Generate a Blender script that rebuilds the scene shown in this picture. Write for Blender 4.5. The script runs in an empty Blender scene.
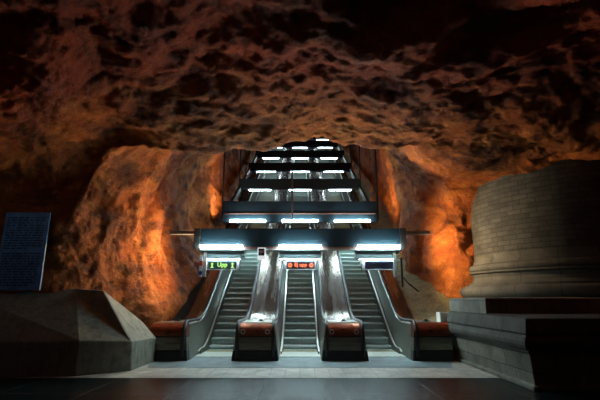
import bpy, bmesh, math, random
import numpy as np
from mathutils import Vector, Matrix, noise
random.seed(7)
C = bpy.context.scene.collection
SL = math.tan(math.radians(30.1))

# ------------------------------------------------------------------ camera / view
cam = bpy.data.objects.new('camera', bpy.data.cameras.new('camera'))
C.objects.link(cam)
cam.data.sensor_width = 36; cam.data.lens = 420/600*36
cam.location = (0, 0, 1.5)
cam.rotation_euler = (math.radians(90+13.3), 0, 0)
cam.data.clip_end = 200
bpy.context.scene.camera = cam
vs = bpy.context.scene.view_settings
vs.view_transform = 'Standard'; vs.look = 'None'; vs.gamma = 1; vs.exposure = 1.3
vs.use_curve_mapping = False
w = bpy.data.worlds.new('world'); bpy.context.scene.world = w
w.use_nodes = True
w.node_tree.nodes['Background'].inputs[0].default_value = (0.02, 0.012, 0.008, 1)
w.node_tree.nodes['Background'].inputs[1].default_value = 0.0

# ------------------------------------------------------------------ materials
def new_mat(name):
    m = bpy.data.materials.new(name); m.use_nodes = True
    nt = m.node_tree
    b = nt.nodes['Principled BSDF']
    return m, nt, b
def N(nt, t, **kw):
    n = nt.nodes.new(t)
    for k, v in kw.items(): setattr(n, k, v)
    return n
def ramp(nt, fac, stops):
    r = N(nt, 'ShaderNodeValToRGB')
    els = r.color_ramp.elements
    while len(els) < len(stops): els.new(0.5)
    for e, (p, c) in zip(els, stops):
        e.position = p; e.color = (*c, 1)
    nt.links.new(fac, r.inputs[0])
    return r.outputs[0]
def noise_tex(nt, vec, scale, detail=6, rough=.6, dist=0):
    n = N(nt, 'ShaderNodeTexNoise')
    n.inputs['Scale'].default_value = scale; n.inputs['Detail'].default_value = detail
    n.inputs['Roughness'].default_value = rough; n.inputs['Distortion'].default_value = dist
    if vec is not None: nt.links.new(vec, n.inputs['Vector'])
    return n.outputs[0]
def bump(nt, b, h, strength, dist=.02, prev=None):
    bp = N(nt, 'ShaderNodeBump')
    bp.inputs['Strength'].default_value = strength; bp.inputs['Distance'].default_value = dist
    nt.links.new(h, bp.inputs['Height'])
    if prev: nt.links.new(prev, bp.inputs['Normal'])
    nt.links.new(bp.outputs[0], b.inputs['Normal'])
    return bp.outputs[0]
def mapping(nt, out, scale):
    mp = N(nt, 'ShaderNodeMapping'); mp.inputs['Scale'].default_value = scale
    nt.links.new(out, mp.inputs['Vector']); return mp.outputs[0]
def mix(nt, f, a, b_, mode='MIX'):
    m = N(nt, 'ShaderNodeMix', data_type='RGBA', blend_type=mode)
    if isinstance(f, float): m.inputs[0].default_value = f
    else: nt.links.new(f, m.inputs[0])
    for i, v in ((6, a), (7, b_)):
        if isinstance(v, tuple): m.inputs[i].default_value = (*v, 1)
        else: nt.links.new(v, m.inputs[i])
    return m.outputs[2]

def simple(name, col, rough=.5, metal=0., vary=.25, scale=6, stretch=None, bmp=0., spec=None, rvary=0.):
    m, nt, b = new_mat(name)
    tc = N(nt, 'ShaderNodeTexCoord').outputs['Object']
    v = mapping(nt, tc, stretch) if stretch else tc
    n = noise_tex(nt, v, scale)
    dk = tuple(c*(1-vary) for c in col); lt = tuple(min(1, c*(1+vary)) for c in col)
    nt.links.new(ramp(nt, n, [(.3, dk), (.7, lt)]), b.inputs['Base Color'])
    b.inputs['Roughness'].default_value = rough; b.inputs['Metallic'].default_value = metal
    if rvary:
        mr = N(nt, 'ShaderNodeMapRange'); nt.links.new(n, mr.inputs[0])
        mr.inputs[1].default_value = .3; mr.inputs[2].default_value = .7
        mr.inputs[3].default_value = max(.05, rough-rvary); mr.inputs[4].default_value = rough+rvary
        nt.links.new(mr.outputs[0], b.inputs['Roughness'])
    if spec is not None: b.inputs['Specular IOR Level'].default_value = spec
    if bmp: bump(nt, b, noise_tex(nt, v, scale*3), bmp)
    return m

def emit(name, col, strength):
    m, nt, b = new_mat(name)
    b.inputs['Base Color'].default_value = (*[min(1,c) for c in col], 1)
    b.inputs['Emission Color'].default_value = (*col, 1)
    b.inputs['Emission Strength'].default_value = strength
    n = noise_tex(nt, N(nt, 'ShaderNodeTexCoord').outputs['Object'], 3)
    nt.links.new(ramp(nt, n, [(0, (.9,.9,.9)), (1, (1,1,1))]), b.inputs['Base Color'])
    return m

def rock_mat():
    m, nt, b = new_mat('painted_rock')
    g = N(nt, 'ShaderNodeTexCoord').outputs['Object']
    big = noise_tex(nt, g, .45, 6, .6, .3)
    gs = mapping(nt, g, (.62, .8, 1.25))
    mid = noise_tex(nt, gs, 1.5, 12, .68, .35)
    fine = noise_tex(nt, g, 30, 7, .8)
    soot = noise_tex(nt, mapping(nt, g, (.6, .8, 1.5)), .9, 12, .68, .5)
    c1 = ramp(nt, mid, [(.30, (.42, .095, .018)), (.46, (.68, .17, .022)), (.60, (.88, .28, .045)), (.76, (.93, .43, .10))])
    c2 = ramp(nt, big, [(.36, (.55, .55, .55)), (.60, (1, 1, 1))])
    c = mix(nt, 1.0, c1, c2, 'MULTIPLY')
    s = ramp(nt, soot, [(.38, (.09, .07, .07)), (.52, (1, 1, 1))])
    c = mix(nt, .72, c, s, 'MULTIPLY')
    f = ramp(nt, fine, [(.38, (.40, .34, .32)), (.58, (1.0, 1.0, 1.0))])
    c = mix(nt, .8, c, f, 'MULTIPLY')
    # hall rock tinted redder, and darkened to stand in for the light's falloff
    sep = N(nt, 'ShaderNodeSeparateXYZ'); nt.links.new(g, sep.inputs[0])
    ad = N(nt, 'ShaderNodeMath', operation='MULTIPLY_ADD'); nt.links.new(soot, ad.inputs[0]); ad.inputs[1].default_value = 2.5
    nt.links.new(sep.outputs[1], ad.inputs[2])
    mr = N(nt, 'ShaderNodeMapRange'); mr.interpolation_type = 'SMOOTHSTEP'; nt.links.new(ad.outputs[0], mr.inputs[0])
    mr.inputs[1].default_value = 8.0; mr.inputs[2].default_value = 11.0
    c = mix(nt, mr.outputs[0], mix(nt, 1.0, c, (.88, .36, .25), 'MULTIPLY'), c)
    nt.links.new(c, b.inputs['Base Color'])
    b.inputs['Roughness'].default_value = .72
    b.inputs['Specular IOR Level'].default_value = .35
    p = bump(nt, b, mid, .9, .34)
    p = bump(nt, b, noise_tex(nt, g, 5, 10, .75, .2), 1.0, .20, p)
    bump(nt, b, fine, .8, .022, p)
    return m

def brick_mat(name, c1, c2, mortar, bw, bh, use_uv=True, ms=.008, rough=.8, bs=.5):
    m, nt, b = new_mat(name)
    tc = N(nt, 'ShaderNodeTexCoord')
    br = N(nt, 'ShaderNodeTexBrick')
    nt.links.new(tc.outputs['UV' if use_uv else 'Object'], br.inputs['Vector'])
    br.inputs['Scale'].default_value = 1
    br.inputs['Brick Width'].default_value = bw; br.inputs['Row Height'].default_value = bh
    br.inputs['Mortar Size'].default_value = ms; br.inputs['Mortar Smooth'].default_value = .4
    br.inputs['Color1'].default_value = (*c1, 1); br.inputs['Color2'].default_value = (*c2, 1)
    br.inputs['Mortar'].default_value = (*mortar, 1)
    g = tc.outputs['Object']
    n = noise_tex(nt, g, 1.6, 8, .7, .5)
    c = mix(nt, .9, br.outputs['Color'], ramp(nt, n, [(.3, (.35, .35, .35)), (.68, (1, 1, 1))]), 'MULTIPLY')
    n2 = noise_tex(nt, g, 24, 6, .7)
    c = mix(nt, .6, c, ramp(nt, n2, [(.3, (.5, .5, .5)), (.62, (1, 1, 1))]), 'MULTIPLY')
    nt.links.new(c, b.inputs['Base Color'])
    b.inputs['Roughness'].default_value = rough
    inv = N(nt, 'ShaderNodeMath', operation='SUBTRACT'); inv.inputs[0].default_value = 1
    nt.links.new(br.outputs['Fac'], inv.inputs[1])
    p = bump(nt, b, inv.outputs[0], bs, .02)
    bump(nt, b, n2, .5, .02, p)
    return m

def concrete(name, col, sc=3):
    m, nt, b = new_mat(name)
    g = N(nt, 'ShaderNodeTexCoord').outputs['Object']
    n = noise_tex(nt, g, sc, 9, .7, .4); n2 = noise_tex(nt, g, 28, 6, .75)
    dk = tuple(c*.45 for c in col); lt = tuple(c*1.2 for c in col)
    c = ramp(nt, n, [(.3, dk), (.5, col), (.72, lt)])
    c = mix(nt, .6, c, ramp(nt, n2, [(.35, (.55, .55, .55)), (.6, (1, 1, 1))]), 'MULTIPLY')
    st = noise_tex(nt, mapping(nt, g, (5, 5, .6)), 2.2, 5, .6)
    c = mix(nt, .5, c, ramp(nt, st, [(.4, (.5, .5, .48)), (.6, (1, 1, 1))]), 'MULTIPLY')
    nt.links.new(c, b.inputs['Base Color']); b.inputs['Roughness'].default_value = .75
    bump(nt, b, n2, .4, .015)
    return m

M = {}
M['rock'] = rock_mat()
M['concrete'] = concrete('weathered_concrete', (.22, .25, .205))
M['yellow_concrete'] = concrete('ochre_concrete', (.30, .26, .12))
M['brown_concrete'] = concrete('brown_concrete', (.055, .04, .028))
M['stone'] = brick_mat('column_stone', (.11, .115, .098), (.06, .066, .058), (.018, .018, .016), .40, .135)
M['plinth'] = brick_mat('plinth_stone', (.34, .34, .27), (.22, .22, .18), (.03, .03, .027), .62, .30)
M['mould'] = brick_mat('moulding_stone', (.14, .145, .12), (.09, .095, .08), (.02, .02, .018), .9, 4.0)
M['slab'] = brick_mat('dark_floor_slab', (.014, .030, .034), (.011, .024, .028), (.16, .20, .20), 1.43, 2.6, False, .012, .20, .2)
M['tile'] = brick_mat('white_floor_tile', (.90, .90, .79), (.82, .83, .72), (.38, .40, .36), .31, .31, False, .006, .42, .3)
M['mat'] = simple('blue_grey_floor', (.22, .30, .32), .40, 0, .35, 3, None, .2)
M['slab'].node_tree.nodes['Principled BSDF'].inputs['Specular IOR Level'].default_value = .2
for k in ('slab',):
    nt = M[k].node_tree
    tcn = [n for n in nt.nodes if n.type == 'TEX_COORD'][0]; brn = [n for n in nt.nodes if n.type == 'TEX_BRICK'][0]
    mpn = mapping(nt, tcn.outputs['Object'], (1, 1, 1)); mpn.node.inputs['Location'].default_value = (.66, .4, 0); nt.links.new(mpn, brn.inputs['Vector'])
    for n in nt.nodes:
        if n.type == 'TEX_BRICK': n.offset = 0.0
for n in M['tile'].node_tree.nodes:
    if n.type == 'TEX_BRICK': n.offset = 0.0
M['plate'] = simple('landing_plate_steel', (.66, .72, .66), .38, .5, .3, 8, (1, 14, 1), .2)
M['steel'] = simple('brushed_steel', (.62, .63, .58), .28, 1, .15, 10, (1, 1, 12))
M['deck'] = simple('bronzed_steel_deck', (.21, .17, .14), .26, 1, .35, 1.0, (5, .5, .5), .0, None, .05)
M['copper'] = simple('copper_brown_panel', (.24, .075, .038), .33, .75, .35, 5, (1, 6, 6), .05, None, .1)
M['panel'] = simple('inner_side_panel', (.16, .175, .15), .40, .75, .35, 2.0, (.5, 3, .5), .08, None, .1)
M['darkmetal'] = simple('dark_bronze_panel', (.26, .25, .20), .33, .85, .3, 4, (.6, 3, 5))
M['black'] = simple('black_painted_metal', (.012, .013, .014), .4)
M['rubber'] = simple('black_rubber_handrail', (.010, .010, .011), .38)
M['step'] = simple('escalator_step_metal', (.36, .44, .41), .45, .4, .25, 9, (6, 1, 1), .1)
M['comb'] = simple('yellowish_comb_plate', (.46, .43, .24), .5, .3, .3, 12)
M['navy'] = simple('dark_teal_painted_steel', (.004, .015, .022), .5, .1, .2, 1.2, None, .02)
M['navy_up'] = simple('navy_painted_steel', (.010, .04, .085), .35, 0, .2, 1.2)
M['soffit'] = simple('dark_red_brown_strip', (.16, .07, .05), .5)
M['white'] = simple('white_enamel', (.62, .68, .68), .4, 0, .12)
M['hoodm'] = simple('pale_teal_hood', (.22, .30, .31), .4, 0, .12)
M['bracket'] = simple('dark_bracket_metal', (.05, .045, .04), .5, .3)
M['paleframe'] = simple('pale_frame_metal', (.45, .48, .46), .4, .4, .15)
M['browniron'] = simple('brown_iron_rod', (.10, .055, .045), .5, .3)
M['greyiron'] = simple('grey_bracket_metal', (.30, .28, .24), .5, .3)
M['sign_blue'] = simple('faded_blue_sign', (.11, .30, .56), .5, 0, .35, 5)
M['ink'] = simple('dark_ink', (.012, .018, .03), .6)
M['display'] = simple('display_board', (.07, .11, .18), .3, 0, .2)
M['display_blue'] = simple('pale_blue_display_board', (.10, .13, .24), .35, 0, .3, 30)
M['cabinet'] = simple('white_cabinet', (.70, .72, .66), .5, 0, .1)
M['red'] = simple('red_paint', (.5, .06, .03), .5)
M['bluep'] = simple('blue_paint', (.04, .10, .35), .5)
M['tube'] = emit('fluorescent_tube', (.66, .93, 1.0), 40)
M['tube_far'] = emit('fluorescent_tube_far', (.78, .95, 1.0), 22)
M['diffuser'] = emit('lit_diffuser', (.80, .97, 1.0), 34)
M['glow_board'] = emit('glowing_white_panel', (.85, .97, 1.0), .28)  # weak emission added to the camera sign board so it reads white
M['warm_lens'] = emit('added_flood_lens', (1.0, .55, .22), 12)
M['green_led'] = emit('green_led', (.42, 1.0, .12), .5)
M['red_led'] = emit('red_led', (1.0, .16, .06), .9)

# ------------------------------------------------------------------ helpers
def obj(name, bm, m, parent=None, smooth=False, bevel=0):
    me = bpy.data.meshes.new(name)
    bmesh.ops.recalc_face_normals(bm, faces=bm.faces)
    bm.to_mesh(me); bm.free()
    if smooth:
        for p in me.polygons: p.use_smooth = True
    me.materials.append(M[m] if isinstance(m, str) else m)
    o = bpy.data.objects.new(name, me); C.objects.link(o)
    if parent:
        o.parent = parent
        o.matrix_parent_inverse = Matrix.Translation(-parent.location) if False else Matrix()
        o.location = -Vector(parent.location)     # meshes are written in world coordinates
    if bevel:
        md = o.modifiers.new('bevel', 'BEVEL'); md.width = bevel; md.segments = 2; md.limit_method = 'ANGLE'
    return o
def thing(name, label, cat, loc=(0, 0, 0), group=None):
    o = bpy.data.objects.new(name, None); C.objects.link(o)
    o.location = loc; o.empty_display_size = .2
    o['label'] = label; o['category'] = cat
    if group: o['group'] = group
    return o
def tag(o, label, cat, group=None):
    o['label'] = label; o['category'] = cat
    if group: o['group'] = group
    return o
def box(bm, x0, x1, y0, y1, z0, z1):
    vs_ = [bm.verts.new(p) for p in ((x0,y0,z0),(x1,y0,z0),(x1,y1,z0),(x0,y1,z0),(x0,y0,z1),(x1,y0,z1),(x1,y1,z1),(x0,y1,z1))]
    for f in ((0,1,2,3),(4,5,6,7),(0,1,5,4),(1,2,6,5),(2,3,7,6),(3,0,4,7)): bm.faces.new([vs_[i] for i in f])
def bx(*a):
    bm = bmesh.new(); box(bm, *a); return bm
def tube(bm, pts, r, seg=10, flat=1.0):
    pts = [Vector(p) for p in pts]; rings = []
    for i, p in enumerate(pts):
        t = (pts[min(i+1, len(pts)-1)] - pts[max(i-1, 0)]).normalized()
        a = Vector((1,0,0)) if abs(t.x) < .9 else Vector((0,0,1))
        s = t.cross(a).normalized(); q = t.cross(s).normalized()
        rings.append([bm.verts.new(p + (q*math.cos(k*2*math.pi/seg) + s*math.sin(k*2*math.pi/seg)*flat)*r) for k in range(seg)])
    for a, b_ in zip(rings, rings[1:]):
        for k in range(seg): bm.faces.new((a[k], a[(k+1)%seg], b_[(k+1)%seg], b_[k]))
    bm.faces.new(rings[0][::-1]); bm.faces.new(rings[-1])
def tb(pts, r, seg=10, flat=1.0):
    bm = bmesh.new(); tube(bm, pts, r, seg, flat); return bm
def loft(sections, caps=True):
    bm = bmesh.new()
    rings = [[bm.verts.new(p) for p in s] for s in sections]
    n = len(rings[0])
    for a, b_ in zip(rings, rings[1:]):
        for k in range(n): bm.faces.new((a[k], a[(k+1)%n], b_[(k+1)%n], b_[k]))
    if caps: bm.faces.new(rings[0][::-1]); bm.faces.new(rings[-1])
    return bm
def text_mesh(s, size, loc, parent, m, name='lettering', extrude=.003):
    cu = bpy.data.curves.new('t', 'FONT'); cu.body = s; cu.size = size; cu.extrude = extrude
    cu.align_x = 'CENTER'; cu.align_y = 'CENTER'; cu.offset = size*.02
    t = bpy.data.objects.new('t', cu); C.objects.link(t)
    dg = bpy.context.evaluated_depsgraph_get()
    me = bpy.data.meshes.new_from_object(t.evaluated_get(dg))
    bpy.data.objects.remove(t)
    me.transform(Matrix.Translation(loc) @ Matrix.Rotation(math.pi/2, 4, 'X'))
    me.name = name; me.materials.clear(); me.materials.append(M[m])
    o = bpy.data.objects.new(name, me); C.objects.link(o)
    o.parent = parent; o.location = -Vector(parent.location)
    return o

# ------------------------------------------------------------------ the cave shell
ST = [ # Y, floor z, half width left, half width right, top z
 (-4.0, 0, 8.6, 9.5, 6.6), (2.0, 0, 8.6, 9.6, 6.5), (5.0, 0, 8.5, 9.8, 6.05), (7.6, 0, 8.2, 9.9, 5.65),
 (8.9, 0, 8.1, 9.9, 5.45), (9.45, 0, 7.9, 9.8, 5.35), (9.8, 0, 7.0, 9.2, 5.3), (10.0, 0, 6.1, 7.6, 5.28), (10.25, 0, 5.7, 5.9, 5.42),
 (10.65, 0, 5.35, 5.1, 5.95), (11.3, 0, 4.95, 4.85, 6.6), (12.5, 0, 4.5, 4.55, 7.4),
 (14.5, .7, 4.35, 4.35, 8.4), (17.0, 2.1, 4.25, 4.25, 9.8), (21, 4.4, 4.25, 4.25, 12.0), (30, 9.6, 4.25, 4.25, 17.2), (50, 21.1, 4.25, 4.25, 28.5)]
def side_(e): return abs(e) > .8
BULGE = [(Vector((-4.7, 12.4, 3.5)), .9, .2), (Vector((4.8, 12.6, 3.7)), .9, .65), (Vector((4.9, 12.3, 2.0)), .8, -.2),
         (Vector((7.8, 11, 5.2)), 2.0, -.35), (Vector((5.5, 13.2, 4.9)), 1.4, -1.3), (Vector((-5.0, 10.1, 4.6)), .9, -.3)]
def build_shell():
    A = np.array(ST)
    # denser rows near the lip
    vv = []
    seg_n = [10, 44, 56, 34, 22, 16, 14, 14, 18, 26, 36, 44, 40, 44, 60, 40]
    for i, n in enumerate(seg_n):
        for k in range(n): vv.append(i + k/n)
    vv.append(len(ST)-1)
    vv = np.array(vv); nv = len(vv)
    def cr(col):   # smooth (catmull-rom like) interpolation with clamped tangents
        y = A[:, col]; x = np.arange(len(y), dtype=float)
        X = A[:, 0]
        d = np.gradient(y)
        i = np.clip(vv.astype(int), 0, len(y)-2); t = vv - i
        s = np.diff(y)
        m0 = np.array(d)
        for k in range(1, len(y)-1):   # monotone limiter
            if s[k-1]*s[k] <= 0: m0[k] = 0
            else: m0[k] = np.sign(s[k])*min(abs(m0[k]), 2.5*min(abs(s[k-1]), abs(s[k])))
        a, b_ = y[i], y[i+1]
        return (2*t**3-3*t**2+1)*a + (t**3-2*t**2+t)*m0[i] + (-2*t**3+3*t**2)*b_ + (t**3-t**2)*m0[i+1]
    Y, zf, hl, hr, zt = [cr(k) for k in range(5)]
    nu = 440
    u = np.linspace(0, 1, nu)
    # arc-length-ish spacing on superellipse
    th = math.pi*u
    n_ = 3.6
    cx_ = np.cos(th); sx_ = np.sin(th)
    ex = np.sign(cx_)*np.abs(cx_)**(2/n_); ez = np.abs(sx_)**(2/n_)
    # resample evenly
    L = np.concatenate([[0], np.cumsum(np.hypot(np.diff(ex)*1.6, np.diff(ez)))]); L /= L[-1]
    thf = np.linspace(0, math.pi, 6000)
    fx = np.sign(np.cos(thf))*np.abs(np.cos(thf))**(2/n_); fz = np.abs(np.sin(thf))**(2/n_)
    Lf = np.concatenate([[0], np.cumsum(np.hypot(np.diff(fx)*1.6, np.diff(fz)))]); Lf /= Lf[-1]
    ex = np.interp(u, Lf, fx); ez = np.interp(u, Lf, fz)
    # ex: +1 right ... -1 left
    P = np.zeros((nv, nu, 3))
    R = np.clip((ex-.45)/.5, 0, 1); R = R*R*(3-2*R)
    for j in range(nv):
        y = Y[j]
        g = np.interp(y, [2, 8, 10.2, 12.5, 15, 19], [0, 2.3, 2.9, 1.9, .7, 0])
        hw = np.where(ex > 0, hr[j], hl[j])
        P[j, :, 0] = ex*hw
        P[j, :, 1] = y + R*g
        P[j, :, 2] = (zf[j]-.3) + ez*(zt[j]-zf[j]+.3)
        # squarer left shoulder round the arch
        kk = np.exp(-((y-10.6)/1.5)**2)
        sh = np.clip(-ex, 0, 1)**4*np.clip(ez, 0, 1)**4*kk
        P[j, :, 0] -= .35*sh; P[j, :, 2] += .7*sh
    # sag of the lip left of the middle and on the right, as the arch runs
    for j in range(nv):
        k = np.exp(-((Y[j]-9.9)/1.6)**2)
        x = P[j, :, 0]
        top = np.clip((P[j, :, 2]-3.5)/1.5, 0, 1)
        P[j, :, 2] += k*top*(.13*np.exp(-((x-.2)/1.2)**2) - .14*np.exp(-((x+2.4)/1.1)**2) + .35*np.exp(-((x+4.6)/.9)**2))
    du = np.gradient(P, axis=1); dv = np.gradient(P, axis=0)
    Nn = np.cross(du, dv); Nn /= np.linalg.norm(Nn, axis=2, keepdims=True)+1e-9
    cen = np.stack([np.zeros(nv), Y, (zf+zt)/2], 1)[:, None, :]
    sgn = np.sign(np.sum(Nn*(cen-P), axis=2, keepdims=True)); Nn *= sgn   # inward
    Q = P.copy()
    for j in range(nv):
        a_l = np.interp(Y[j], [-4, 7, 9.3, 10.4, 12, 50], [1, 1, .55, .5, .8, .6])
        for i in range(nu):
            p = Vector(P[j, i]); n = Vector(Nn[j, i])
            q = p*.30
            wrp = Vector((noise.noise(q+Vector((3,1,7))), noise.noise(q+Vector((9,4,2))), noise.noise(q+Vector((1,8,5)))))
            p2 = p + wrp*1.3
            big = noise.noise(p2*.33)                                   # broad swells
            ps = Vector((p2.x*.42, p2.y*.55, p2.z*.55)); r1 = abs(noise.noise(ps))
            bil = (r1*1.3 + .20*abs(noise.noise(ps*2.1+Vector((5,5,5)))) + .06*abs(noise.noise(ps*4.6)))  # billows with sharp creases
            fine = noise.fractal(p*2.3, .75, 2.1, 6)
            d = a_l*(.55*big - .55*(.35-bil)*1.0) + .12*fine*(1 if Y[j] < 8.5 or side_(ex[i]) else .75)
            for bc, br_, ba in BULGE: 
                d += ba*math.exp(-((p-bc).length/br_)**2)
            low = min(1, max(.35, p.z-zf[j]))
            side = abs(ex[i]) > .8
            if Y[j] > 12 or side: d = min(d, .42)
            if P[j, i, 1] > 10 and side: d *= .8
            if P[j, i, 1] > 11.6:
                hgt = p.z-zf[j]; d += (.62 if p.x < 0 else .12)*min(1, (P[j, i, 1]-11.6)/.8)*math.exp(-((hgt-.9)/1.3)**2)
            Q[j, i] = p + n*(d*low)
    verts = Q.reshape(-1, 3)
    bounds = [0, int(nu*.30), int(nu*.70), nu-1]
    names = ['wall_right', 'ceiling', 'wall_left']
    for (a, b_), nm in zip(zip(bounds, bounds[1:]), names):
        sub = Q[:, a:b_+1, :]; n = b_-a+1
        idx = np.arange(nv*n).reshape(nv, n)
        f = np.stack([idx[:-1, :-1], idx[1:, :-1], idx[1:, 1:], idx[:-1, 1:]], -1).reshape(-1, 4)
        me = bpy.data.meshes.new(nm); me.from_pydata(sub.reshape(-1, 3).tolist(), [], f.tolist()); me.update()
        for p in me.polygons: p.use_smooth = True
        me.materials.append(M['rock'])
        o = bpy.data.objects.new(nm, me); C.objects.link(o); o['kind'] = 'structure'
build_shell()
def struct(name, bm, m, **k):
    o = obj(name, bm, m, **k); o['kind'] = 'structure'; return o
struct('wall_back', bx(-10, 10.5, -4.1, -3.8, -.3, 7), 'brown_concrete')
struct('wall_end', bx(-6, 6, 48.5, 48.8, 17, 29), 'black')

# floor: dark slabs, a white tiled strip, blue-grey matting before the escalators
struct('floor', bx(-11, 11, -4, 14.5, -.25, 0), 'slab')
bm = bmesh.new(); box(bm, -7.5, 6.5, 8.81, 13.4, -.05, .004)
struct('trim_1', bm, 'tile')
bm = bmesh.new()
vs_ = [bm.verts.new(p) for p in ((-3.42,10.04,.006),(3.42,10.04,.006),(3.8,11.2,.006),(3.8,13.3,.006),(-3.8,13.3,.006),(-3.8,11.2,.006))]
f = bm.faces.new(vs_); r = bmesh.ops.extrude_face_region(bm, geom=[f])
bmesh.ops.translate(bm, verts=[v for v in r['geom'] if isinstance(v, bmesh.types.BMVert)], vec=(0,0,.004))
struct('trim_2', bm, 'mat')

# ------------------------------------------------------------------ escalators
KY, KZ = 13.05, .90            # knee of the deck
YEND = 47.5
def deck_z(y):
    r = .55
    if y <= KY-r: return KZ
    if y >= KY+r: return KZ + SL*(y-KY)
    t = (y-KY+r)/(2*r); return KZ + SL*r*t*t
def low_z(y):                   # line of the skirting
    return max(0, deck_z(y+.1)-.93) if y > 12.6 else 0
stations = [11.25, 11.6, 12.0, 12.4] + [12.5+.1*i for i in range(13)] + [14.2, 15, 17, 20, 25, 30, 36, 42, YEND]

def make_step_mesh():
    bm = bmesh.new()
    # profile (y, z) of one step: curved riser then tread
    prof = [(.05, -.205), (.045, -.17), (.030, -.12), (.006, -.075), (-.006, -.035), (.004, -.008), (.022, 0), (.36, 0), (.36, -.03), (.07, -.05), (.07, -.21)]
    a = [bm.verts.new((-.5, y, z)) for y, z in prof]; b_ = [bm.verts.new((.5, y, z)) for y, z in prof]
    n = len(prof)
    for k in range(n): bm.faces.new((a[k], a[(k+1)%n], b_[(k+1)%n], b_[k]))
    bm.faces.new(a[::-1]); bm.faces.new(b_)
    # cleats on the riser
    for i in range(25):
        x = -.49 + i*.98/24
        box(bm, x-.006, x+.006, .020, .05, -.19, -.11)
    me = bpy.data.meshes.new('step'); bmesh.ops.recalc_face_normals(bm, faces=bm.faces)
    bm.to_mesh(me); bm.free(); me.materials.append(M['step'])
    return me
step_me = make_step_mesh()
DY = .2/SL
def make_escalator(cx, label):
    t = thing('escalator', label, 'escalator', (cx, 12.6, 0), 'escalators side by side')
    y = 12.98; z = .0
    hs = [.04, .14] ; k = 0; pos = []
    for h in hs: pos.append((y, h)); y += .36
    z = hs[-1]
    while y < YEND-.5:
        z += .2; pos.append((y, z)); y += DY
    rest = bmesh.new()
    for i, (yy, zz) in enumerate(pos):
        if i < 99:
            o = bpy.data.objects.new('step', step_me); C.objects.link(o); o.parent = t
            o.location = (0, yy-12.6, zz)
        else:
            box(rest, cx-.5, cx+.5, yy, yy+.36, zz-.2, zz)
    if pos[99:]:
        ro = obj('upper_steps', rest, 'step', t); ro['kind'] = 'stuff'
    else: rest.free()
    obj('landing_plate', bx(cx-.58, cx+.58, 11.75, 12.8, .011, .028), 'plate', t)
    bm = bx(cx-.5, cx+.5, 12.8, 13.0, .012, .034)
    for i in range(24): box(bm, cx-.49+i*.042, cx-.47+i*.042, 12.98, 13.06, .02, .05)
    obj('comb_plate', bm, 'comb', t)
    for s in (-1, 1):
        secs = []
        for yy in [12.3, 12.7] + stations[5:]:
            zb = low_z(yy)
            secs.append([(cx+s*.505, yy, zb-.35), (cx+s*.535, yy, zb-.35), (cx+s*.535, yy, zb+.16), (cx+s*.505, yy, zb+.16)])
        obj('skirt_panel', loft(secs), 'panel', t)
        secs = []
        for yy in [12.1, 12.3, 12.7] + stations[5:]:
            zb = low_z(yy) + (.16 if yy > 12.2 else .10)
            secs.append([(cx+s*.498, yy, zb), (cx+s*.545, yy, zb), (cx+s*.545, yy, zb+.022), (cx+s*.498, yy, zb+.022)])
        o = obj('skirt_trim', loft(secs), 'steel', t)
        o['label'] = 'bright steel edge strip'
    return t

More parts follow.
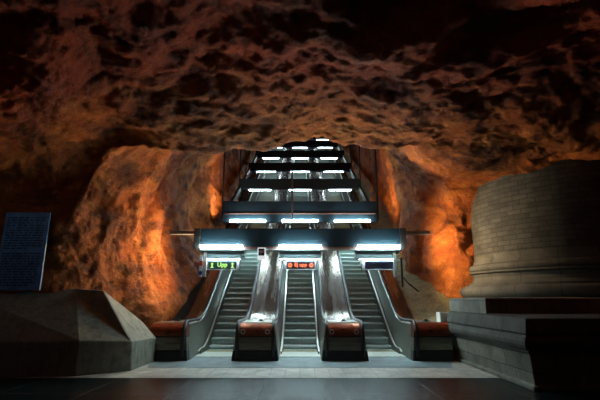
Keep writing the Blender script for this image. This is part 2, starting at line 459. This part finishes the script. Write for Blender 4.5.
def make_balustrade(cx, xl, xr, nl, nr, rails, label):
    """xl,xr half widths of the deck to the left and right; nl,nr at the newel; rails: sides with a handrail"""
    t = thing('escalator_balustrade', label, 'balustrade', (cx, 11.1, 0), 'balustrades between and beside the escalators')
    def wid(y):
        k = min(1, max(0, (y-11.3)/1.5)); k = k*k*(3-2*k)
        return nl+(xl-nl)*k, nr+(xr-nr)*k
    # side panels + body under the deck (one closed loft; wider at its foot)
    secs = []
    for y in stations:
        l, r = wid(y); zt = deck_z(y)-.03; zb = low_z(y)
        fl_ = .125 if y < 13 else .115
        if y < 11.3: l2, r2 = l+.01, r+.01
        else: l2, r2 = l, r
        fl = fl_ if -1 in rails else 0.02; fr = fl_ if 1 in rails else 0.02
        secs.append([(cx-l2-fl, y, zb-.01 if y < 12.9 else zb-.1), (cx-l2-fl*.85, y, zb+.14), (cx-l2, y, zt), (cx+r2, y, zt), (cx+r2+fr*.85, y, zb+.14), (cx+r2+fr, y, zb-.01 if y < 12.9 else zb-.1)])
    obj('side_panel', loft(secs), 'panel', t)
    # deck cover
    secs = []
    for y in stations[1:]:
        l, r = wid(y); z = deck_z(y)
        secs.append([(cx-l+.035, y, z-.035), (cx-l+.04, y, z-.004), (cx-l*.5, y, z+.012), (cx, y, z+.016), (cx+r*.5, y, z+.012), (cx+r-.04, y, z-.004), (cx+r-.035, y, z-.035)])
    obj('deck', loft(secs), 'deck', t, bevel=0)
    # joints / bright cross plates on the deck
    # newel: rounded front, copper band above, dark bands below
    l, r = nl, nr
    def front(name, prof, m, fl0, fl1, par=t, bev=.006):
        # prof: list of (y,z) top to bottom of the outer skin, lofted across x with flare
        secs = []
        zs = [p[1] for p in prof]; za, zb = max(zs), 0
        for y, z in prof:
            k = 1-(z/.9)
            f_l = .015+(.11 if -1 in rails else .02)*k; f_r = .015+(.11 if 1 in rails else .02)*k
            secs.append([(cx-l-f_l, y, z), (cx+r+f_r, y, z), (cx+r+f_r, y+.34, z), (cx-l-f_l, y+.34, z)])
        return obj(name, loft(secs), m, par, bevel=bev)
    arc = [(11.10+.30*(1-math.sin(a)), .60+.31*math.cos(a)) for a in [i*math.pi/2/10 for i in range(1, 11)]]
    front('newel_cap', arc, 'copper', 0, 0)
    front('newel_band', [(11.10, .598), (11.085, .59), (11.085, .575), (11.10, .565)], 'black', 0, 0, bev=0)
    front('newel_panel', [(11.10, .563), (11.085, .45), (11.08, .43)], 'darkmetal', 0, 0)
    front('newel_panel', [(11.09, .425), (11.08, .28), (11.08, .26)], 'darkmetal', 0, 0)
    front('newel_base', [(11.095, .255), (11.06, .24), (11.05, .05), (11.05, .012)], 'black', 0, 0)
    # flat steel plate on top of the newel up to the knee
    secs = []
    for y in [11.36, 11.45, 11.7, 12.1, 12.45, 12.6]:
        l_, r_ = wid(y); z = deck_z(y)
        secs.append([(cx-l_+.02, y, z-.03), (cx+r_-.02, y, z-.03), (cx+r_-.06, y, z+.022), (cx-l_+.06, y, z+.022)])
    obj('newel_plate', loft(secs), 'steel', t, bevel=.004)
    # emergency stop
    bm = tb([(cx+.06, 11.9, .90), (cx+.06, 11.9, .97)], .045, 14); box(bm, cx-.03, cx+.15, 11.83, 11.97, .90, .935)
    obj('stop_button', bm, 'black', t)
    # handrails
    for s in rails:
        w_ = (nl if s < 0 else nr); x = cx+s*(w_-.02) 
        pts = []
        pts += [(11.14, .10), (11.045, .13), (11.02, .22), (11.02, .45), (11.03, .62)]
        pts += [(11.03+.32*(1-math.cos(a)), .63+.32*math.sin(a)) for a in [i*math.pi/2/8 for i in range(1, 9)]]
        pts += [(y, deck_z(y)+.05) for y in [11.7, 12.1, 12.4]+stations[4:]]
        def hx(y):
            a, b_ = wid(y); return cx+s*((a if s < 0 else b_)-.01)
        pp = [(hx(y), y, z) for y, z in pts]
        o = obj('handrail', tb(pp, .045, 12, .8), 'rubber', t, smooth=True)
        # bright guide profile beneath the handrail on its inner side
        g = [(hx(y)+s*.012, y, deck_z(y)-.028) for y in [11.5, 11.9, 12.3]+stations[4:]]
        obj('rail_guide', tb(g, .022, 8), 'steel', t, smooth=True)
        # small round pictograms on the cap
    for k, dx in enumerate((-.32, .30)) if len(rails) == 2 else []:
        bm = bmesh.new()
        n = 20; c0 = Vector((cx+dx, 11.10, .70)); 
        for q in range(n):
            a0, a1 = q*2*math.pi/n, (q+1)*2*math.pi/n
            v = [bm.verts.new((c0.x+rr*math.cos(a), 11.10+.005-.03*0+ (0.0), c0.z+rr*math.sin(a))) for rr, a in ((.06,a0),(.06,a1),(.042,a1),(.042,a0))]
            for w_ in v:
                zz = w_.co.z; cc = (zz-.60)/.31; cc = max(0, min(1, cc))
                w_.co.y = 11.10+.30*(1-math.sqrt(max(0, 1-cc*cc)))-.006
            bm.faces.new(v)
        obj('pictogram', bm, 'white', t)
    return t

P_ = 2.25
make_escalator(-P_, 'left escalator, under the sign with green letters')
make_escalator(0, 'middle escalator, under the sign with red letters')
make_escalator(P_, 'right escalator, under the unlit pale blue sign board')
make_balustrade(-P_*1.5, .05, .45, .42, .45, (1,), 'outermost left steel balustrade with copper-brown end beside the concrete block')
make_balustrade(-P_*.5, .45, .45, .46, .46, (-1, 1), 'steel balustrade with copper-brown rounded end between left and middle escalators')
make_balustrade(P_*.5, .45, .45, .46, .46, (-1, 1), 'steel balustrade with copper-brown rounded end between middle and right escalators')
make_balustrade(P_*1.5, .45, .05, .45, .42, (-1,), 'outermost right steel balustrade beside the stone column base')

# sloping concrete kerbs filling the gap to the rock
def kerb(s, m, n):
    secs = []
    for y in [12.0, 12.6, 13.1, 14, 16, 20, 26, 34, 42, YEND]:
        z = .62 + max(0, SL*(y-13.0)) if y > 12.0 else .60
        dz = .28 if s > 0 else .02; kk = 1 if s > 0 else 0
        secs.append([(s*3.44, y, z-1.2), (s*4.9, y, z-1.2), (s*4.9, y, z+dz+.3*kk), (s*4.2, y, z+dz+.10*kk), (s*3.44, y, z+dz-.12)])
    struct('trim_%d' % n, loft(secs), m)
kerb(-1, 'brown_concrete', 3); kerb(1, 'yellow_concrete', 4)
t = thing('wall_handrail', 'short black handrail rod above the ochre concrete slope, right of the escalators', 'handrail', (3.6, 14.1, 2.0))
obj('post', tb([(3.50, 14.6, 2.9), (3.50, 14.6, 1.9)], .035), 'black', t)
obj('rail', tb([(3.50, 14.6, 2.28), (3.62, 14.3, 2.02), (3.95, 14.3, 1.75)], .025), 'black', t)

# ------------------------------------------------------------------ entrance gantry
GZ0, GZ1, GY = 2.97, 3.50, 12.05
g = thing('light_gantry', 'long dark teal beam with three glowing tubes above the foot of the escalators', 'light fitting', (0, GY, GZ0))
obj('beam', bx(-2.88, 2.88, GY, GY+.55, GZ0, GZ1), 'navy', g, bevel=.015)
obj('soffit_strip', bx(-2.86, 2.86, GY-.03, GY+.3, GZ0-.075, GZ0-.005), 'soffit', g)
for s in (-1, 1):
    prof = [(2.88, GZ1), (3.05, GZ1), (3.05, GZ0+.02), (2.80, GZ0-.20), (2.72, GZ0-.17), (2.88, GZ0)]
    secs = [[(s*x, GY-.06, z) for x, z in prof], [(s*x, GY+.6, z) for x, z in prof]]
    obj('end_bracket', loft(secs), 'bracket', g)
    obj('wall_bar', bx(*sorted((s*3.05, s*3.8)), GY+.1, GY+.20, 3.35, 3.44), 'greyiron', g)
for cx in (-P_, 0, P_):
    o = obj('light_tube', tb([(cx-.60, GY-.11, GZ0+.0), (cx+.60, GY-.11, GZ0+.0)], .038, 10), 'tube', g, smooth=True)
    c2 = 'hood'
    prof = [(-.42, 2.86), (.66, 2.86), (.66, 2.70), (.52, 2.62), (-.42, 2.62)] if cx > -1 else [(-.42, 2.86), (.66, 2.86), (.66, 2.66), (.55, 2.62), (-.42, 2.62)]
    if cx == 0: prof = [(-.60, 2.86), (.60, 2.86), (.60, 2.66), (.56, 2.62), (-.56, 2.62), (-.60, 2.66)]
    if cx > 1: prof = [(-x, z) for x, z in [(-.42, 2.86), (.66, 2.86), (.66, 2.66), (.55, 2.62), (-.42, 2.62)]]
    secs = [[(cx+x, GY-.02, z) for x, z in prof], [(cx+x, GY+.28, z) for x, z in prof]]
    obj('hood', loft(secs), 'hoodm', g, bevel=.006)
    d0, d1 = ((-.58, .58) if cx == 0 else (-.42, .55) if cx < 0 else (-.55, .42))
    obj('diffuser', bx(cx+d0+.02, cx+d1-.02, GY, GY+.26, 2.60, 2.619), 'diffuser', g)['label'] = 'lit white diffuser'
    obj('added_baffle', bx(cx-.48, cx+.48, GY+.29, GY+.31, 2.34, 2.86), 'black', g)  # added unseen plate, keeps diffuser light off the upper steps
    obj('hood_tray', tb([(cx-.60, GY-.03, 2.58), (cx+.58, GY-.03, 2.58)], .022, 8), 'paleframe', g)
obj('cross_rail', tb([(-2.85, GY-.06, 2.875), (2.85, GY-.06, 2.875)], .028, 8), 'paleframe', g)
for s in (-1, 1):
    obj('hanger_post', bx(*sorted((s*2.66, s*2.74)), GY-.05, GY+.05, 2.12, 2.86), 'paleframe' if s > 0 else 'greyiron', g)

# signs hanging from it
def hanging_sign(cx, label, m):
    s = thing('escalator_sign', label, 'sign', (cx, GY, 2.3), 'signs over the escalators')
    obj('board', bx(cx-.40, cx+.40, GY+.0, GY+.10, 2.33, 2.56), m, s, bevel=.008)
    obj('frame', tb([(cx-.41, GY-.01, 2.32), (cx+.41, GY-.01, 2.32)], .012, 8), 'paleframe', s)
    for k in (-1, 1): obj('side_post', tb([(cx+k*.50, GY-.01, 2.62), (cx+k*.50, GY-.01, 2.3)], .012, 8), 'bracket', s)
    return s
def arrow(bm, x, z, y, h):
    vs_ = [(-.5,.15),(0,.5),(.5,.15),(.16,.2),(.16,-.35),(.4,-.35),(.4,-.5),(-.4,-.5),(-.4,-.35),(-.16,-.35),(-.16,.2)]
    a = [bm.verts.new((x+p*h*.75, y, z+q*h)) for p, q in vs_]; bm.faces.new(a)
s = hanging_sign(-2.21, 'dark sign with green Upp lettering and two green arrows over the left escalator', 'display')
text_mesh('Upp', .17, (-2.21, GY-.006, 2.455), s, 'green_led')
bm = bmesh.new(); arrow(bm, -2.21-.29, 2.445, GY-.006, .15); obj('arrow', bm, 'green_led', s)
bm = bmesh.new(); arrow(bm, -2.21+.29, 2.445, GY-.006, .15); obj('arrow', bm, 'green_led', s)
s = hanging_sign(0.02, 'dark sign with red Ej upp lettering over the middle escalator', 'display')
text_mesh('Ej upp', .145, (0.02, GY-.006, 2.455), s, 'red_led')
for k in (-1, 1):
    bm = bmesh.new(); n = 18; cxx = .02+k*.30
    a = [bm.verts.new((cxx+.062*math.cos(q*2*math.pi/n), GY-.006, 2.445+.062*math.sin(q*2*math.pi/n))) for q in range(n)]
    bm.faces.new(a); o = obj('stop_symbol', bm, 'red_led', s)
    obj('symbol_bar', bx(cxx-.04, cxx+.04, GY-.012, GY-.007, 2.433, 2.457), 'display', o).location = (0, 0, 0)
hanging_sign(2.25, 'unlit pale blue sign board over the right escalator', 'display_blue')
s = thing('camera_sign', 'small white sign with a black camera symbol between two hoods', 'sign', (-1.09, GY-.05, 2.6))
obj('board', bx(-1.20, -.98, GY-.14, GY-.10, 2.58, 2.93), 'glow_board', s, bevel=.006)
obj('symbol_field', bx(-1.175, -1.005, GY-.146, GY-.139, 2.70, 2.90), 'ink', s)
bm = bx(-1.15, -1.05, GY-.152, GY-.147, 2.78, 2.85)
a = [bm.verts.new(p) for p in ((-1.045, GY-.15, 2.80), (-1.045, GY-.15, 2.84), (-1.015, GY-.15, 2.87), (-1.015, GY-.15, 2.77))]; bm.faces.new(a)
box(bm, -1.12, -1.10, GY-.152, GY-.147, 2.72, 2.78)
obj('camera_symbol', bm, 'white', s)
s = thing('banner_sign', 'narrow white sign with red and blue ends hanging at the left end of the gantry', 'sign', (-2.78, GY, 2.2))
obj('panel', bx(-2.84, -2.76, GY-.10, GY-.06, 2.12, 2.72), 'white', s)
obj('red_band', bx(-2.842, -2.758, GY-.104, GY-.056, 2.42, 2.56), 'red', s)
obj('blue_disc', tb([(-2.80, GY-.11, 2.22), (-2.80, GY-.05, 2.22)], .06, 14), 'bluep', s)

# ------------------------------------------------------------------ portals up the shaft
ORD = ['lowest dark portal with three bright tubes, just behind the gantry', 'second dark portal up the escalator shaft', 'third dark portal up the escalator shaft',
       'fourth dark portal up the escalator shaft', 'fifth dark portal up the escalator shaft', 'sixth dark portal, high up the escalator shaft', 'topmost dark portal, just under the rock edge']
LP = [(17.9, 4.76, .92), (22.73, 7.51, .60), (26.61, 9.78, .56), (30.68, 12.12, .56), (34.93, 14.56, .56), (39.0, 16.91, .56), (43.1, 19.28, .56)]
for i, (y, z, h) in enumerate(LP):
    p = thing('ceiling_portal', ORD[i], 'portal beam', (0, y, z), 'portal beams over the escalators')
    W = 3.38
    obj('lintel', bx(-W, W, y, y+.25, z, z+h), 'navy' if i == 0 else 'navy_up', p, bevel=.01)
    if i == 0:
        obj('lintel_edge', bx(-W+.1, W-.1, y-.03, y, z+.34, z+.38), 'soffit', p)
    for s in (-1, 1):
        # sloping side beam from this portal up to the next
        y2, z2 = (LP[i+1][0], LP[i+1][1]) if i < 6 else (46.5, 21.2)
        x0, x1 = sorted((s*(W-.1), s*(W+.02)))
        secs = [[(x0, a, b_-.12), (x1, a, b_-.12), (x1, a, b_+.22), (x0, a, b_+.22)] for a, b_ in ((y+.25, z+.15), (y2, z2))]
        obj('side_beam', loft(secs), 'navy', p)
        if i < 4: obj('hanger_rod', tb([(s*(W+.02), y+.1, z+.1), (s*(W+.02), y+.1, z+3.9)], .05 if s > 0 and i == 0 else .035, 8), 'black', p)
    for cx in (-P_, 0, P_):
        if i == 0: obj('light_tube', tb([(cx-.76, y-.12, z+.02), (cx+.76, y-.12, z+.02)], .055, 10), 'tube', p, smooth=True)
        else: obj('light_tube', tb([(cx-.62, y+.1, z-.05), (cx+.62, y+.1, z-.05)], .024, 8), 'tube_far', p, smooth=True)
tag(obj('hanging_rod', tb([(-.34, 17.75, 4.80), (-.34, 17.75, 7.1)], .04, 8), 'browniron'), 'thin brown upright rod standing in front of the dark portals', 'rod')

# lowest-left-to-gantry side beams (gantry end to first portal)
p = bpy.data.objects['light_gantry']

# ------------------------------------------------------------------ concrete block on the left
V = {'A': (-3.63, 9.63, 0), 'B': (-3.60, 11.02, 0), 'C': (-4.49, 8.97, 0), 'D': (-7.6, 8.55, 0),
     'a': (-3.64, 9.58, .60), 'b': (-3.60, 11.00, .58), 'c': (-4.50, 9.0, .67), 'd': (-7.6, 8.6, .67),
     'F': (-4.68, 10.2, 1.71), 'G': (-5.4, 10.3, 1.75), 'H': (-7.9, 9.7, 1.75), 'J': (-3.98, 11.03, .95), 'K': (-4.50, 10.9, 1.36),
     'L': (-5.6, 11.9, 0), 'M': (-7.9, 11.9, 0), 'l': (-5.6, 11.9, 1.7), 'm': (-7.9, 11.9, 1.75), 'N': (-4.3, 11.06, 0), 'n': (-4.3, 11.06, 1.15)}
bm = bmesh.new(); B = {k: bm.verts.new(v) for k, v in V.items()}
for f in ('ABba', 'CAac', 'DCcd', 'acGF', 'cdHG', 'abJKF', 'FGHml', 'FlnJK', 'BNnJb', 'NLln', 'LMml', 'DdHmM', 'ABNLMDC'):
    try: bm.faces.new([B[k] for k in f])
    except ValueError: pass
bmesh.ops.triangulate(bm, faces=[f for f in bm.faces if len(f.verts) > 4])
tag(obj('concrete_block', bm, 'concrete', bevel=.03), 'faceted grey concrete block at the foot of the left rock wall', 'concrete block')

# ------------------------------------------------------------------ blue text panel on the left wall
s = thing('text_panel', 'blue panel of small dark lines of writing on the dark left rock wall', 'sign', (-6.36, 9.75, 1.7))
X0, X1, Z0, Z1, SY = -6.96, -5.92, 1.70, 3.50, 9.75
obj('board', bx(X0, X1, SY, SY+.05, Z0, Z1), 'sign_blue', s, bevel=.006)
bm = bmesh.new(); rows = 27
for r in range(rows):
    if r == 13: continue
    z = Z1-.10-(r+.5)*(Z1-Z0-.18)/rows
    x = X0+.07; end = X1-.07 - (random.random()*.35 if r in (12, 26) else random.random()*.03)
    if r == 12: end = X0+.62
    while x < end-.03:
        w_ = min(random.uniform(.05, .16), end-x)
        x += 0
        q = x
        while q < x+w_-.012:
            lw = random.uniform(.012, .022); hh = random.choice((.026, .026, .036))
            box(bm, q, q+lw, SY-.003, SY-.0005, z-.013, z-.013+hh); q += lw+.004
        x += w_+.022
obj('lettering', bm, 'ink', s)
bm = tb([(X0+.05, SY-.01, Z1-.05), (X0+.05, SY+.02, Z1-.05)], .016, 10)
for x, z in ((X1-.05, Z1-.05), (X0+.05, Z0+.05), (X1-.05, Z0+.05)): tube(bm, [(x, SY-.01, z), (x, SY+.02, z)], .016, 10)
obj('screws', bm, 'greyiron', s)


# ------------------------------------------------------------------ stone column on the right
def uv_project(o, mode, cx=0, cy=0, r=1):
    me = o.data; uv = me.uv_layers.new(name='uv')
    for p in me.polygons:
        n = p.normal
        for li in p.loop_indices:
            v = me.vertices[me.loops[li].vertex_index].co
            if mode == 'box':
                if abs(n.z) > .85: c = (v.x, v.y)
                elif abs(n.x) > abs(n.y): c = (v.y+.13, v.z+.02)
                else: c = (v.x, v.z+.02)
            else:
                a = math.atan2(v.y-cy, v.x-cx)
                c = (a*r, v.z)
            uv.data[li].uv = c
col = thing('stone_column', 'huge round grey masonry column on a stepped moulded base at the right', 'column', (8.2, 12.9, 0))
def stepped(profile, x0, y0, x1, y1, name, m):
    secs = [[(x0-o_, y0-o_, z), (x1, y0-o_, z), (x1, 15.6, z), (x0+1.7, 15.6, z), (x0-o_, y1, z)] for o_, z in profile]
    o = obj(name, loft(secs), m, col, bevel=.012); uv_project(o, 'box'); return o
stepped([(-.0, 0), (.0, .06), (-.06, .08), (-.0, .58)], 3.92, 7.58, 12, 11.5, 'plinth', 'plinth')
stepped([(.0, .58), (.03, .60), (.03, .64), (.10, .68), (.13, .74), (.13, .80), (.09, .86), (.03, .90), (.06, .93), (.0, 1.17), (-.04, 1.18), (-.35, 1.19)], 3.92, 7.58, 12, 11.5, 'plinth_moulding', 'mould')
stepped([(0, 1.1), (0, 1.50), (-.03, 1.53), (-.6, 1.55)], 4.18, 9.75, 12.4, 12.1, 'base_block', 'plinth')
CX, CY, CR = 8.13, 12.95, 2.68
def lathe(prof, name, m, smooth=True):
    bm = bmesh.new(); n = 128; rings = []
    for r, z in prof:
        rings.append([bm.verts.new((CX+r*math.cos(a), CY+r*math.sin(a), z)) for a in [k*2*math.pi/n for k in range(n)]])
    for a, b_ in zip(rings, rings[1:]):
        for k in range(n): bm.faces.new((a[k], a[(k+1)%n], b_[(k+1)%n], b_[k]))
    o = obj(name, bm, m, col, smooth=smooth); o.data.set_sharp_from_angle(angle=math.radians(22)); uv_project(o, 'cyl', CX, CY, CR)
    return o
def arcp(r0, z0, rad, a0, a1, n=8): return [(r0+rad*math.cos(math.radians(a0+(a1-a0)*i/n)), z0+rad*math.sin(math.radians(a0+(a1-a0)*i/n))) for i in range(n+1)]
lathe([(CR+.1, 1.5), (CR+.34, 1.52)] + arcp(CR+.34, 1.70, .17, -80, 80) + [(CR+.30, 1.88), (CR+.30, 1.94), (CR+.18, 1.95), (CR+.11, 2.02), (CR+.09, 2.12), (CR+.12, 2.22), (CR+.20, 2.25), (CR+.20, 2.29)]
      + arcp(CR+.08, 2.40, .11, -60, 80) + [(CR+.05, 2.52), (CR+.05, 2.60), (CR+.0, 2.61), (CR+.0, 2.80)], 'base_moulding', 'mould')
lathe([(CR, 2.78), (CR, 3.5), (CR-.02, 4.5), (CR-.05, 6.2)], 'shaft', 'stone')
tag(obj('white_cabinet', bx(3.86, 4.25, 12.0, 12.35, 0, 1.15), 'cabinet', bevel=.015), 'small white cabinet between right escalator end and the stone column', 'cabinet')

# ------------------------------------------------------------------ added fill and flood lamps, all out of view
def fill_lamp(x, y, z, label, power):  # added lamp behind the viewer, lifts the dim front faces
    h = thing('fill_lamp', label, 'lamp', (x, y, z))
    obj('housing', bx(x-.7, x+.7, y-.08, y+.08, z, z+.08), 'greyiron', h)
    m = emit('fill_tube', (.85, 1.0, .92), power)
    obj('light_tube', tb([(x-.6, y, z-.05), (x+.6, y, z-.05)], .035, 10), m, h, smooth=True)
    obj('hanger_rod', tb([(x, y, z+.08), (x, y, 6.4)], .02, 8), 'black', h)
fill_lamp(-1.5, -1.5, 4.6, 'dim added fill lamp hanging unseen behind the viewer', 3.5)

def side_fill(x, y, z, label):  # added lamp outside the frame, brightens the text panel
    h = thing('side_fill_lamp', label, 'lamp', (x, y, z))
    obj('housing', bx(x-.35, x+.35, y-.06, y+.06, z, z+.06), 'greyiron', h)
    obj('light_tube', tb([(x-.3, y, z-.04), (x+.3, y, z-.04)], .03, 10), emit('side_fill_tube', (.45, .8, 1.0), 4.0), h, smooth=True)
side_fill(-6.7, 7.7, 3.4, 'dim bluish fill lamp added out of view on the left side of the hall')
def flood(x, y, z, aim, power, label, size=160, col=(1.0, .68, .38)):  # added warm spots, hidden from view, that light rock walls and vault
    h = thing('added_flood_lamp', label, 'lamp', (x, y, z))
    d = (Vector(aim)-Vector((x, y, z))).normalized()
    bm = tb([Vector((x, y, z))-d*.12, Vector((x, y, z))], .08, 12); obj('housing', bm, 'black', h)
    bm = tb([Vector((x, y, z))+d*.002, Vector((x, y, z))+d*.012], .07, 12); obj('lens', bm, 'warm_lens', h)
    l = bpy.data.lights.new('added_flood_light', 'SPOT'); l.energy = power; l.color = col
    l.spot_size = math.radians(size); l.spot_blend = .7; l.shadow_soft_size = .07
    o = bpy.data.objects.new('added_flood_light', l); C.objects.link(o); o.parent = h
    o.location = d*.03
    o.rotation_euler = d.to_track_quat('-Z', 'Y').to_euler()
flood(-3.05, 12.75, 3.15, (-5.2, 11.9, 2.8), 175, 'added flood lamp hidden behind the left end of the gantry')
flood(3.05, 12.75, 3.15, (5.0, 12.9, 3.2), 260, 'added flood lamp hidden behind the right end of the gantry', 120)
flood(-3.2, 18.35, 5.3, (-4.6, 19.8, 7.2), 130, 'added flood lamp hidden behind the left end of the lowest portal')
flood(3.2, 18.35, 5.3, (4.6, 19.8, 7.2), 130, 'added flood lamp hidden behind the right end of the lowest portal')
flood(-1.7, 12.78, 3.50, (-2.2, 9.3, 5.3), 120, 'left added flood lamp hidden behind the gantry beam, aimed at the vault')
flood(1.7, 12.78, 3.50, (3.3, 8.6, 5.6), 190, 'right added flood lamp hidden behind the gantry beam, aimed at the vault', 130)
